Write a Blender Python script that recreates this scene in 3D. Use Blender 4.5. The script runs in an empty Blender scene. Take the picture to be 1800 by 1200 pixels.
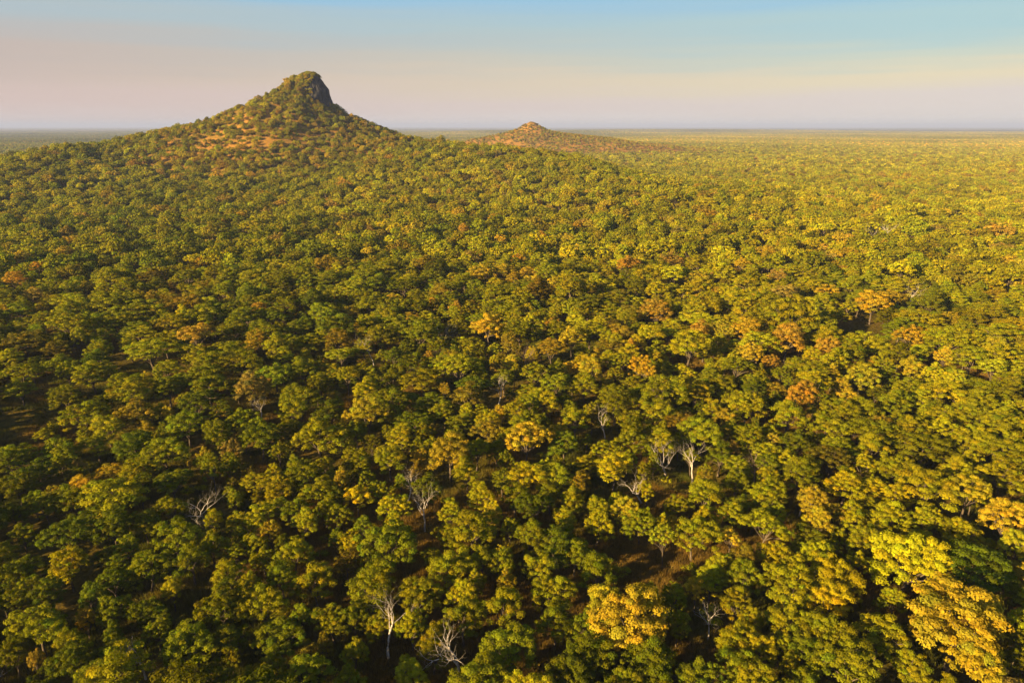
import bpy, math, random
import numpy as np
from math import sin, cos, tan, pi, radians as R, sqrt, atan2, hypot

# ------------------------------------------------------------------ camera, sky, sun, exposure
SC = bpy.context.scene
COL = SC.collection
CAMZ = 70.0
F = 1173.0                       # focal length in pixels of an 1800 px wide picture
PITCH = R(17.87)
cam_d = bpy.data.cameras.new('camera'); cam = bpy.data.objects.new('camera', cam_d); COL.objects.link(cam)
cam.location = (0, 0, CAMZ); cam.rotation_euler = (pi/2 - PITCH, 0, 0)
cam_d.lens = 36.0*F/1800.0; cam_d.sensor_width = 36.0; cam_d.clip_start = 1.0; cam_d.clip_end = 200000.0
SC.camera = cam

SUN_EL = R(18.0)
SUN_AZ = R(52.0)                 # shadows run 52 degrees to the right of the view
sun_dir = (-sin(SUN_AZ)*cos(SUN_EL), -cos(SUN_AZ)*cos(SUN_EL), sin(SUN_EL))   # towards the sun
sd = bpy.data.lights.new('sun', 'SUN'); so = bpy.data.objects.new('sun', sd); COL.objects.link(so)
sd.energy = 5.0; sd.angle = R(0.5); sd.color = (1.0, 0.74, 0.36)
so.rotation_euler = (pi/2 - SUN_EL, 0, atan2(-sun_dir[0], sun_dir[1]) + pi)
from mathutils import Vector
so.rotation_euler = Vector(sun_dir).to_track_quat('Z', 'Y').to_euler()
so.location = (-200, -200, 300)

W = bpy.data.worlds.new('World'); SC.world = W; W.use_nodes = True
nt = W.node_tree; nt.nodes.clear()
def N(t, ty, **kw):
    n = t.nodes.new(ty)
    for k, v in kw.items(): setattr(n, k, v)
    return n
def L(t, a, b): t.links.new(a, b)
sky = N(nt, 'ShaderNodeTexSky', sky_type='NISHITA', sun_disc=False)
sky.sun_elevation = SUN_EL; sky.sun_rotation = atan2(sun_dir[0], sun_dir[1]); sky.altitude = 900; sky.dust_density = 2.0; sky.ozone_density = 1.5
tc = N(nt, 'ShaderNodeTexCoord'); sep = N(nt, 'ShaderNodeSeparateXYZ'); L(nt, tc.outputs['Generated'], sep.inputs[0])
# dust and smoke lying low over the land: pinkish to the left, cream to the right
def ramp(t, src, stops, interp='EASE'):
    r = N(t, 'ShaderNodeValToRGB'); r.color_ramp.interpolation = interp
    e = r.color_ramp.elements
    while len(e) < len(stops): e.new(0.5)
    for q, (p, c) in zip(e, stops): q.position = p; q.color = (*c, 1) if len(c) == 3 else c
    L(t, src, r.inputs[0]); return r
el = N(nt, 'ShaderNodeMath', operation='MULTIPLY'); L(nt, sep.outputs['Z'], el.inputs[0]); el.inputs[1].default_value = 5.0
mpn = N(nt, 'ShaderNodeMapping'); mpn.inputs['Scale'].default_value = (2.2, 2.2, 42.0); L(nt, tc.outputs['Generated'], mpn.inputs[0])
nz = N(nt, 'ShaderNodeTexNoise'); nz.inputs['Scale'].default_value = 1.0; nz.inputs['Detail'].default_value = 3.0; L(nt, mpn.outputs[0], nz.inputs['Vector'])
nm = N(nt, 'ShaderNodeMath', operation='MULTIPLY_ADD'); L(nt, nz.outputs[0], nm.inputs[0]); nm.inputs[1].default_value = 0.30; nm.inputs[2].default_value = -0.15
ad = N(nt, 'ShaderNodeMath', operation='ADD'); L(nt, el.outputs[0], ad.inputs[0]); L(nt, nm.outputs[0], ad.inputs[1])
left = ramp(nt, ad.outputs[0], [(0.0, (0.65, 0.53, 0.49)), (0.14, (0.63, 0.49, 0.44)), (0.40, (0.53, 0.44, 0.40)), (0.52, (0.50, 0.455, 0.43)), (0.66, (0.42, 0.49, 0.52)), (0.85, (0.30, 0.51, 0.68))])
right = ramp(nt, ad.outputs[0], [(0.0, (0.72, 0.66, 0.61)), (0.14, (0.71, 0.63, 0.57)), (0.30, (0.76, 0.67, 0.47)), (0.40, (0.58, 0.64, 0.54)), (0.56, (0.42, 0.60, 0.62)), (0.85, (0.30, 0.54, 0.72))])
azf = N(nt, 'ShaderNodeMapRange'); L(nt, sep.outputs['X'], azf.inputs[0]); azf.inputs[1].default_value = -0.66; azf.inputs[2].default_value = 0.5
lr = N(nt, 'ShaderNodeMix', data_type='RGBA'); L(nt, azf.outputs[0], lr.inputs['Factor']); L(nt, left.outputs[0], lr.inputs['A']); L(nt, right.outputs[0], lr.inputs['B'])
SKYK = 0.05
bright = N(nt, 'ShaderNodeVectorMath', operation='SCALE'); L(nt, lr.outputs['Result'], bright.inputs[0]); bright.inputs['Scale'].default_value = 0.285/SKYK
low = N(nt, 'ShaderNodeMapRange', interpolation_type='SMOOTHSTEP'); L(nt, sep.outputs['Z'], low.inputs[0])
low.inputs[1].default_value = 0.14; low.inputs[2].default_value = 0.45; low.inputs[3].default_value = 1.0; low.inputs[4].default_value = 0.0
skm = N(nt, 'ShaderNodeMix', data_type='RGBA'); L(nt, low.outputs[0], skm.inputs['Factor']); L(nt, sky.outputs[0], skm.inputs['A']); L(nt, bright.outputs[0], skm.inputs['B'])
bg = N(nt, 'ShaderNodeBackground'); bg.inputs['Strength'].default_value = SKYK; L(nt, skm.outputs['Result'], bg.inputs[0])
ow = N(nt, 'ShaderNodeOutputWorld'); L(nt, bg.outputs[0], ow.inputs[0])

SC.view_settings.view_transform = 'Standard'; SC.view_settings.look = 'None'
SC.view_settings.exposure = 1.92; SC.view_settings.gamma = 1.0; SC.view_settings.use_curve_mapping = False
SC.render.engine = 'CYCLES'
SC.cycles.max_bounces = 6; SC.cycles.diffuse_bounces = 3; SC.cycles.transmission_bounces = 3; SC.cycles.volume_bounces = 1

rnd = random.Random(11)
NR = np.random.default_rng(11)

# ------------------------------------------------------------------ materials
def new_mat(name):
    m = bpy.data.materials.new(name); m.use_nodes = True; m.node_tree.nodes.clear()
    o = N(m.node_tree, 'ShaderNodeOutputMaterial'); return m, m.node_tree, o

def foliage_mat():
    m, t, o = new_mat('foliage')
    a = N(t, 'ShaderNodeAttribute', attribute_type='INSTANCER', attribute_name='tint')
    b = N(t, 'ShaderNodeAttribute', attribute_type='GEOMETRY', attribute_name='leaf_col')
    mu = N(t, 'ShaderNodeVectorMath', operation='MULTIPLY'); L(t, a.outputs['Vector'], mu.inputs[0]); L(t, b.outputs['Vector'], mu.inputs[1])
    d = N(t, 'ShaderNodeBsdfDiffuse'); L(t, mu.outputs[0], d.inputs[0])
    ts = N(t, 'ShaderNodeVectorMath', operation='MULTIPLY'); L(t, mu.outputs[0], ts.inputs[0]); ts.inputs[1].default_value = (1.1, 1.25, 0.7)
    tr = N(t, 'ShaderNodeBsdfTranslucent'); L(t, ts.outputs[0], tr.inputs[0])
    mx = N(t, 'ShaderNodeMixShader'); mx.inputs[0].default_value = 0.36; L(t, d.outputs[0], mx.inputs[1]); L(t, tr.outputs[0], mx.inputs[2])
    L(t, mx.outputs[0], o.inputs[0]); return m
M_LEAF = foliage_mat()

def bark_mat(name, c1, c2, sc=3.0):
    m, t, o = new_mat(name)
    c = N(t, 'ShaderNodeTexCoord'); mp = N(t, 'ShaderNodeMapping'); mp.inputs['Scale'].default_value = (sc, sc, sc*.35); L(t, c.outputs['Object'], mp.inputs[0])
    n = N(t, 'ShaderNodeTexNoise'); n.inputs['Scale'].default_value = 1.5; n.inputs['Detail'].default_value = 5; L(t, mp.outputs[0], n.inputs['Vector'])
    r = ramp(t, n.outputs[0], [(0.35, c1), (0.65, c2)], 'LINEAR')
    bp = N(t, 'ShaderNodeBump'); bp.inputs['Strength'].default_value = .6; bp.inputs['Distance'].default_value = .06; L(t, n.outputs[0], bp.inputs['Height'])
    p = N(t, 'ShaderNodeBsdfDiffuse'); L(t, r.outputs[0], p.inputs[0]); L(t, bp.outputs[0], p.inputs['Normal'])
    L(t, p.outputs[0], o.inputs[0]); return m
M_BARK = bark_mat('bark', (0.06, 0.045, 0.03), (0.14, 0.105, 0.07))
M_DEAD = bark_mat('dead_wood', (0.22, 0.18, 0.14), (0.50, 0.43, 0.35))
M_TWIG = bark_mat('twig_wood', (0.16, 0.11, 0.07), (0.28, 0.20, 0.14))

def ground_mat():
    m, t, o = new_mat('ground')
    g = N(t, 'ShaderNodeNewGeometry')
    hs = N(t, 'ShaderNodeAttribute', attribute_type='GEOMETRY', attribute_name='hill_grass')
    n1 = N(t, 'ShaderNodeTexNoise'); n1.inputs['Scale'].default_value = .045; n1.inputs['Detail'].default_value = 8; n1.inputs['Roughness'].default_value = .65; L(t, g.outputs['Position'], n1.inputs['Vector'])
    n2 = N(t, 'ShaderNodeTexNoise'); n2.inputs['Scale'].default_value = .9; n2.inputs['Detail'].default_value = 6; n2.inputs['Roughness'].default_value = .7; L(t, g.outputs['Position'], n2.inputs['Vector'])
    r1 = ramp(t, n1.outputs[0], [(0.30, (0.050, 0.048, 0.008)), (0.48, (0.095, 0.070, 0.012)), (0.62, (0.135, 0.085, 0.017)), (0.75, (0.12, 0.10, 0.018))], 'LINEAR')
    r2 = ramp(t, n1.outputs[0], [(0.30, (0.11, 0.10, 0.018)), (0.42, (0.20, 0.125, 0.022)), (0.54, (0.33, 0.165, 0.028)), (0.75, (0.19, 0.11, 0.03))], 'LINEAR')
    mx = N(t, 'ShaderNodeMix', data_type='RGBA'); L(t, hs.outputs['Fac'], mx.inputs['Factor']); L(t, r1.outputs[0], mx.inputs['A']); L(t, r2.outputs[0], mx.inputs['B'])
    v = ramp(t, n2.outputs[0], [(0.3, (.55, .55, .55)), (0.7, (1.35, 1.3, 1.2))], 'LINEAR')
    mu = N(t, 'ShaderNodeMix', data_type='RGBA', blend_type='MULTIPLY'); mu.inputs['Factor'].default_value = 1; L(t, mx.outputs['Result'], mu.inputs['A']); L(t, v.outputs[0], mu.inputs['B'])
    bp = N(t, 'ShaderNodeBump'); bp.inputs['Strength'].default_value = 1; bp.inputs['Distance'].default_value = .5; L(t, n2.outputs[0], bp.inputs['Height'])
    d = N(t, 'ShaderNodeBsdfDiffuse'); L(t, mu.outputs['Result'], d.inputs[0]); L(t, bp.outputs[0], d.inputs['Normal'])
    L(t, d.outputs[0], o.inputs[0]); return m
M_GROUND = ground_mat()

def wood_far_mat():
    m, t, o = new_mat('distant_canopy')
    g = N(t, 'ShaderNodeNewGeometry')
    n1 = N(t, 'ShaderNodeTexNoise'); n1.inputs['Scale'].default_value = .0012; n1.inputs['Detail'].default_value = 6; L(t, g.outputs['Position'], n1.inputs['Vector'])
    n2 = N(t, 'ShaderNodeTexNoise'); n2.inputs['Scale'].default_value = .06; n2.inputs['Detail'].default_value = 4; L(t, g.outputs['Position'], n2.inputs['Vector'])
    r1 = ramp(t, n1.outputs[0], [(0.3, (0.05, 0.05, 0.010)), (0.5, (0.11, 0.10, 0.012)), (0.62, (0.20, 0.14, 0.03)), (0.75, (0.08, 0.08, 0.012))], 'LINEAR')
    v = ramp(t, n2.outputs[0], [(0.35, (.6, .6, .6)), (0.65, (1.3, 1.3, 1.2))], 'LINEAR')
    mu = N(t, 'ShaderNodeMix', data_type='RGBA', blend_type='MULTIPLY'); mu.inputs['Factor'].default_value = 1; L(t, r1.outputs[0], mu.inputs['A']); L(t, v.outputs[0], mu.inputs['B'])
    d = N(t, 'ShaderNodeBsdfDiffuse'); L(t, mu.outputs['Result'], d.inputs[0])
    L(t, d.outputs[0], o.inputs[0]); return m

def rock_mat():
    m, t, o = new_mat('granite')
    g = N(t, 'ShaderNodeNewGeometry')
    mp = N(t, 'ShaderNodeMapping'); mp.inputs['Scale'].default_value = (.30, .30, .06); L(t, g.outputs['Position'], mp.inputs[0])
    n1 = N(t, 'ShaderNodeTexNoise'); n1.inputs['Scale'].default_value = 1.0; n1.inputs['Detail'].default_value = 8; n1.inputs['Roughness'].default_value = .65; L(t, mp.outputs[0], n1.inputs['Vector'])
    r = ramp(t, n1.outputs[0], [(0.32, (0.018, 0.018, 0.019)), (0.5, (0.028, 0.027, 0.028)), (0.66, (0.055, 0.047, 0.04)), (0.8, (0.04, 0.045, 0.02))], 'LINEAR')
    bp = N(t, 'ShaderNodeBump'); bp.inputs['Strength'].default_value = 1; bp.inputs['Distance'].default_value = 2.0; L(t, n1.outputs[0], bp.inputs['Height'])
    d = N(t, 'ShaderNodeBsdfDiffuse'); L(t, r.outputs[0], d.inputs[0]); L(t, bp.outputs[0], d.inputs['Normal'])
    L(t, d.outputs[0], o.inputs[0]); return m

# ------------------------------------------------------------------ terrain heights
def smooth(a, b, x):
    t = np.clip((x-a)/(b-a), 0, 1); return t*t*(3-2*t)
def vnoise(x, y, s, seed=0):
    """smooth value noise, vectorised"""
    x = np.asarray(x)/s; y = np.asarray(y)/s
    xi = np.floor(x).astype(np.int64); yi = np.floor(y).astype(np.int64); fx = x-xi; fy = y-yi
    fx = fx*fx*(3-2*fx); fy = fy*fy*(3-2*fy)
    def h(a, b):
        v = (a*374761393 + b*668265263 + seed*974634777) & 0xffffffff
        v = ((v ^ (v >> 13))*1274126177) & 0xffffffff
        return ((v ^ (v >> 16)) & 0xffff)/65535.0
    return (h(xi, yi)*(1-fx)+h(xi+1, yi)*fx)*(1-fy)+(h(xi, yi+1)*(1-fx)+h(xi+1, yi+1)*fx)*fy
PX, PY = -268.0, 900.0            # main peak
QX, QY = 50.0, 1800.0             # second hill
_pts = [(-760, 690, 4), (-640, 735, 16)]
for _px, _py, _Y, _th in [(0, 288, 760, 5), (60, 277, 775, 4), (130, 266, 795, 4), (195, 255, 815, 3), (250, 241, 835, 3), (330, 226, 865, 2), (385, 216, 890, 2), (430, 197, 900, 2), (470, 177, 900, 2), (492, 164, 900, 2), (500, 155, 900, 3),
                     (509, 145, 900, 3), (522, 138, 900, 4), (545, 138, 900, 4), (566, 165, 900, 3), (578, 184, 900, 3), (600, 202, 900, 3), (650, 224, 890, 4), (690, 239, 880, 5), (760, 246, 860, 7), (840, 256, 830, 7),
                     (920, 262, 800, 8), (1000, 273, 760, 8), (1080, 292, 700, 9), (1180, 318, 640, 9)]:
    _u = (_px-900)/F; _v = (600-_py)/F; _f = cos(PITCH)+_v*sin(PITCH); _t = _Y/_f
    _pts.append((_u*_t, _Y, CAMZ+(_v*cos(PITCH)-sin(PITCH))*_t-_th))
_pts.append((330, 600, 0))
RX = np.array([p[0] for p in _pts]); RY = np.array([p[1] for p in _pts]); RZ = np.array([p[2] for p in _pts])
def hgt(x, y):
    x = np.asarray(x, dtype=float); y = np.asarray(y, dtype=float)
    z = 3.0*(vnoise(x, y, 160, 1)-.5) + 5*(vnoise(x, y, 420, 2)-.5)*smooth(150, 700, np.hypot(x, y))
    z = z*(1-smooth(3000, 6000, np.hypot(x, y)))+26*smooth(.55, .95, vnoise(x*.45, y, 900, 81))*smooth(3200, 4500, np.hypot(x, y))*(1-smooth(8000, 9500, np.hypot(x, y)))
    dx = x-PX; dy = y-PY; r = np.hypot(dx, dy)
    # ridge line running left and right of the peak, falling off in front and behind
    yr = np.interp(x, RX, RY); zr = np.interp(x, RX, RZ); low = np.minimum(zr, 46.0)
    fr = np.where(y < yr, 235.0-.10*np.abs(dx), 170.0)
    ped = low*np.exp(-np.power(np.abs(y-yr)/fr, 2.2))*(1-smooth(250, 340, x))
    zc = np.maximum(np.interp(np.where(dx < 0, PX-np.hypot(dx, dy*.86), PX+np.hypot(dx, dy*.86)), RX, RZ)-46.0, 0)
    # the steep right flank turns round the front of the peak by degrees
    a = smooth(-.15, .6, np.clip(dx/np.maximum(r, 1), -1, 1))
    cl = np.maximum(np.interp(PX-r*.9, RX, RZ)-46.0, 0); cr = np.maximum(np.interp(PX+r*.9, RX, RZ)-46.0, 0)
    cone = cl*(1-a)+cr*a
    cone = cone*(.90+.20*vnoise(np.arctan2(dy, dx)*3.0+20, r/70.0, 1.0, 61))*(1) 
    z = z*(1-smooth(5, 30, ped)) + ped + cone + 5.0*(vnoise(x, y, 38, 5)-.5)*smooth(5, 40, ped)*smooth(0, 60, np.abs(y-yr))
    # second hill with a long spur to the right
    ux = x-QX; uy = y-QY; ur = np.hypot(ux, uy*1.0)
    c2 = np.interp(ur, [0, 10, 25, 50, 85, 140, 240], [33, 28, 20, 11, 5, 1, 0])
    p2 = 48*np.exp(-np.power(np.where(ux < 0, -ux/235.0, ux/380.0), 2.6))*np.exp(-(uy/170.0)**2)
    p2 = p2 + 7*(vnoise(x, y, 50, 8)-.5)*smooth(3, 25, p2)
    z = z + c2 + p2
    # low rise at the right edge
    z = z + 14*np.exp(-((x-800)/110)**2-((y-990)/90)**2)
    return z
def hgt_hill(x, y):
    yr = np.interp(x, RX, RY); low = np.minimum(np.interp(x, RX, RZ), 46.0)
    return low*np.exp(-np.power(np.abs(y-yr)/np.where(y < yr, 235.0-.10*np.abs(x-PX), 170.0), 2.2))*(1-smooth(250, 340, x))
def hillness(x, y):
    dx = x-PX; dy = y-PY
    a = smooth(250, 110, np.hypot(dx*.85, dy*1.0+30))*1.0
    b = smooth(300, 150, np.hypot((x-QX-90)*.62, y-QY))
    return np.maximum(a, b*.9)
# granite dome crowning the main hill
DX, DY, DZ = PX+13, PY+2, 84.0
DRX, DRY, DRZ = 25.0, 26.0, 48.5
def dome_z(x, y):
    q = np.abs((x-DX)/DRX)**2.4+np.abs((y-DY)/DRY)**2.4
    return np.where(q < 1, DZ+DRZ*np.power(np.clip(1-q, 0, 1), 1/2.0), -99)
def surf(x, y): return np.maximum(hgt(x, y), dome_z(x, y))

def pix_ray(px, py):
    u = (px-900)/F; v = (600-py)/F
    return u, cos(PITCH)+v*sin(PITCH), v*cos(PITCH)-sin(PITCH)
def at(px, py, top):
    """where the sight line through a photo pixel comes down to `top` metres above the land"""
    dx, dy, dz = pix_ray(px, py)
    T = 40.0*1.003**np.arange(1850)
    hit = np.nonzero(CAMZ+dz*T < hgt(dx*T, dy*T)+top)[0]
    t = float(T[hit[0]]) if len(hit) else float(T[-1])
    return dx*t, dy*t
def proj(x, y, z):
    z = z-CAMZ
    f = y*cos(PITCH)-z*sin(PITCH); up = y*sin(PITCH)+z*cos(PITCH)
    return 900+F*x/f, 600-F*up/f, f

# ------------------------------------------------------------------ mesh helpers
def mk_mesh(name, verts, faces_flat, nper, mats, matidx=None, smooth_f=False):
    me = bpy.data.meshes.new(name)
    verts = np.asarray(verts, dtype=np.float32); loops = np.asarray(faces_flat, dtype=np.int32).ravel(); nper = np.asarray(nper, dtype=np.int32)
    me.vertices.add(len(verts)); me.vertices.foreach_set('co', verts.ravel())
    me.loops.add(len(loops)); me.loops.foreach_set('vertex_index', loops)
    me.polygons.add(len(nper)); st = np.zeros(len(nper), dtype=np.int32); st[1:] = np.cumsum(nper)[:-1]
    me.polygons.foreach_set('loop_start', st)
    for m in mats: me.materials.append(m)
    if matidx is not None: me.polygons.foreach_set('material_index', np.asarray(matidx, dtype=np.int32))
    me.polygons.foreach_set('use_smooth', np.full(len(nper), smooth_f))
    me.update(calc_edges=True); me.validate()
    return me
def face_col(me, cols, name='leaf_col'):
    a = me.attributes.new(name, 'FLOAT_VECTOR', 'FACE'); a.data.foreach_set('vector', np.asarray(cols, dtype=np.float32).ravel())

class Geo:
    def __init__(s): s.v = []; s.f = []; s.n = []; s.m = []; s.c = []; s.k = 0
    def add(s, v, f, m, c):      # v (n,3), f (k,q)
        v = np.asarray(v, dtype=np.float32); f = np.asarray(f, dtype=np.int64)
        s.v.append(v); s.f.append((f+s.k).ravel()); s.n.append(np.full(len(f), f.shape[1])); s.m.append(np.full(len(f), m)); s.k += len(v)
        c = np.asarray(c, dtype=np.float32); s.c.append(np.broadcast_to(c, (len(f), 3)))
    def mesh(s, name, mats, smooth_f=False):
        me = mk_mesh(name, np.concatenate(s.v), np.concatenate(s.f), np.concatenate(s.n), mats, np.concatenate(s.m), smooth_f)
        face_col(me, np.concatenate(s.c)); return me

def leaves(g, pos, nrm, size, cols, rng, mat=0):
    """diamond leaf sprays, one quad each"""
    n = len(pos)
    nrm = nrm/np.maximum(np.linalg.norm(nrm, axis=1, keepdims=True), 1e-6)
    a = rng.normal(size=(n, 3)); a -= nrm*np.sum(a*nrm, axis=1, keepdims=True); a /= np.maximum(np.linalg.norm(a, axis=1, keepdims=True), 1e-6)
    b = np.cross(nrm, a); s = (size*rng.uniform(.6, 1.35, n))[:, None]
    asp = rng.uniform(.45, .8, n)[:, None]
    v = np.stack([pos-a*s*.5, pos+b*s*asp*.5+nrm*s*.08, pos+a*s*.5, pos-b*s*asp*.5+nrm*s*.08], axis=1).reshape(-1, 3)
    g.add(v, np.arange(n*4).reshape(n, 4), mat, cols)
def tube(g, pts, rad, sides, mat, c=(1, 1, 1)):
    pts = [Vector(p) for p in pts]; vs = []; n = len(pts)
    up = Vector((.31, .12, .9))
    for i, p in enumerate(pts):
        d = (pts[min(i+1, n-1)]-pts[max(i-1, 0)]).normalized()
        s = d.cross(Vector((1, .2, .1)) if abs(d.z) > .8 else Vector((0, 0, 1))).normalized(); w = d.cross(s)
        for k in range(sides):
            q = 2*pi*k/sides; vs.append(p+(s*cos(q)+w*sin(q))*rad[i])
    f = [[i*sides+k, i*sides+(k+1) % sides, (i+1)*sides+(k+1) % sides, (i+1)*sides+k] for i in range(n-1) for k in range(sides)]
    g.add(np.array([tuple(v) for v in vs]), f, mat, c)

# ------------------------------------------------------------------ tree prototypes (10 m tall, 8 m crown)
SHAPES = ['round', 'flat', 'lobed', 'lopsided', 'open', 'round', 'round', 'lobed', 'round', 'open', 'layered', 'lobed']
def clump_layout(seed, kind):
    r = random.Random(seed*7+3); out = []
    ph = [r.uniform(0, 6.28) for _ in range(4)]
    ox, oy = (r.uniform(-1, 1)*.8, r.uniform(-1, 1)*.8) if kind == 'lopsided' else (0, 0)
    depth = {'round': 4.6, 'flat': 3.0, 'lobed': 4.2, 'lopsided': 4.0, 'open': 3.9, 'layered': 4.5}[kind]
    want = {'round': 58, 'flat': 44, 'lobed': 52, 'lopsided': 48, 'open': 34, 'layered': 50}[kind]
    tries = 0
    while len(out) < want*1.45 and tries < 9000:
        tries += 1
        az = r.uniform(0, 2*pi); lob = 1+.20*sin(2*az+ph[0])+.16*sin(3*az+ph[1])+.10*sin(5*az+ph[2])
        q = sqrt(r.random()); rr = 3.55*q*lob
        dome = sqrt(max(0, 1-q*q*.92))
        z = 5.3+depth*dome*(.80+.20*sin(2.3*az+ph[3]+3*q)) - r.random()**2*2.4*(1 if kind != 'flat' else .5)+(1.2 if kind == 'flat' else 0)
        if kind == 'layered': z = 5.0+1.35*round((z-5.0)/1.35)+r.uniform(-.15, .15)
        x = rr*cos(az)+ox*q; y = rr*sin(az)+oy*q
        cr = r.uniform(.45, .98)*(1.05 if kind != 'open' else 1.1)
        if any((x-a)**2+(y-b)**2+((z-c)*1.2)**2 < (.70*(cr+d))**2 for a, b, c, d in out): continue
        out.append((x, y, z, cr))
    return out
def crown_geo(g, cl, seed, per, size, flat, hue=.16):
    rng = np.random.default_rng(seed*13+5)
    for (x, y, z, cr) in cl:
        n = max(3, int(per*cr*cr*(.8+.4*rng.random())))
        d = rng.normal(size=(n, 3)); d /= np.linalg.norm(d, axis=1, keepdims=True)
        d[:, 2] = np.where(d[:, 2] < -.35, -d[:, 2], d[:, 2])
        rad = cr*(.62+.50*rng.random(n)**.8)[:, None]
        # each clump is itself made of a few sprays
        sp = rng.normal(size=(6, 3)); sp /= np.linalg.norm(sp, axis=1, keepdims=True); sp[:, 2] = np.abs(sp[:, 2])
        near = sp[rng.integers(0, 6, n)]; d = d*.62+near*.55
        pos = np.array([x, y, z])+d*rad*np.array([1.1, 1.1, flat])
        nr = d*1.3+np.array([0, 0, .15])+rng.normal(size=(n, 3))*.30
        base = 1+.7*hue*rng.normal(); warm = .08*rng.normal()
        c = base*(1+.13*rng.normal(size=n))[:, None]*np.array([1+warm, 1, 1-warm])
        leaves(g, pos, nr, size, np.clip(c, .35, 1.9), rng)
def trunk_geo(g, cl, seed, mat, sides=6, limbs=9, r0=.24):
    r = random.Random(seed*5+1); fork = r.uniform(2.6, 3.8)
    bx, by = r.uniform(-.5, .5), r.uniform(-.5, .5)
    tube(g, [(0, 0, -.6), (bx*.2, by*.2, fork*.35), (bx*.7, by*.7, fork*.75), (bx, by, fork)], [r0*1.35, r0, r0*.85, r0*.75], sides+1, mat)
    for (x, y, z, cr) in r.sample(cl, min(limbs, len(cl))):
        m1 = (bx+(x-bx)*.35+r.uniform(-.3, .3), by+(y-by)*.35+r.uniform(-.3, .3), fork+(z-fork)*.45)
        m2 = (bx+(x-bx)*.72+r.uniform(-.25, .25), by+(y-by)*.72+r.uniform(-.25, .25), fork+(z-fork)*.8)
        q = r0*r.uniform(.32, .5)
        tube(g, [(bx, by, fork-.25), m1, m2, (x, y, z+.2)], [q*1.2, q, q*.65, q*.25], sides-1, mat)
        if limbs > 5:
            for _ in range(2):
                e = (m2[0]+r.uniform(-1.1, 1.1), m2[1]+r.uniform(-1.1, 1.1), m2[2]+r.uniform(.4, 1.3))
                tube(g, [m2, e], [q*.4, q*.12], 4, mat)

NP = len(SHAPES)
LAYS = [clump_layout(s+1, k) for s, k in enumerate(SHAPES)]
CROWN_ME, TRUNK_ME = [], []
for s in range(NP):
    fl = .55 if SHAPES[s] in ('flat', 'layered') else .68
    g = Geo(); crown_geo(g, LAYS[s], s, 300, .285, fl); CROWN_ME.append(g.mesh('crown', [M_LEAF]))
    g = Geo(); trunk_geo(g, LAYS[s], s, 0); TRUNK_ME.append(g.mesh('trunk', [M_BARK], True))

# instance library for the woodland mass (never linked to the scene itself)
LIB = bpy.data.collections.new('woodland_library')
def lib(me, i):
    o = bpy.data.objects.new('lib_%03d' % i, me); LIB.objects.link(o); return o
nlib = 0
for s in range(NP):              # 0..NP-1 : detailed
    g = Geo(); crown_geo(g, LAYS[s], s, 300, .285, .55 if SHAPES[s] in ('flat', 'layered') else .68); trunk_geo(g, LAYS[s], s, 1)
    lib(g.mesh('tree_near', [M_LEAF, M_BARK]), nlib); nlib += 1
for s in range(NP):              # NP..2NP-1 : middle distance
    g = Geo(); crown_geo(g, LAYS[s], s+50, 42, .72, .75); trunk_geo(g, LAYS[s], s, 1, 4, 4)
    lib(g.mesh('tree_middle', [M_LEAF, M_BARK]), nlib); nlib += 1
for s in range(NP):              # 2NP..3NP-1 : far
    g = Geo(); crown_geo(g, LAYS[s], s+90, 9, 1.45, .8); tube(g, [(0, 0, -.5), (0, 0, 6)], [.3, .2], 3, 1)
    lib(g.mesh('tree_far', [M_LEAF, M_BARK]), nlib); nlib += 1
TILE = 90.0
for s in range(6):               # 3NP.. : tiles of very far woodland
    g = Geo(); r = random.Random(900+s); rng = np.random.default_rng(900+s)
    pts = []
    for _ in range(900):
        x, y = r.uniform(-TILE/2, TILE/2), r.uniform(-TILE/2, TILE/2); d = r.uniform(5.5, 12)
        if any((x-a)**2+(y-b)**2 < (.40*(d+c))**2 for a, b, c in pts): continue
        pts.append((x, y, d))
        h = r.uniform(7.5, 12)*(.75+.03*d); k = 26
        u = rng.normal(size=(k, 3)); u /= np.linalg.norm(u, axis=1, keepdims=True); u[:, 2] = np.abs(u[:, 2])
        w = rng.random()
        tc_ = np.array([1, 1, 1.])*rng.uniform(.7, 1.25)
        if w < .05: tc_ = np.array([2.3, 1.5, 1.2])
        elif w < .10: tc_ = np.array([1.7, 1.15, 2.0])
        pos = np.array([x, y, h-2.6])+u*np.array([d*.46, d*.46, 2.2])
        leaves(g, pos, u+np.array([0, 0, .5])+rng.normal(size=(k, 3))*.3, 2.7, tc_, rng)
    lib(g.mesh('tree_tile', [M_LEAF]), nlib); nlib += 1
NT0 = 3*NP

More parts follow.
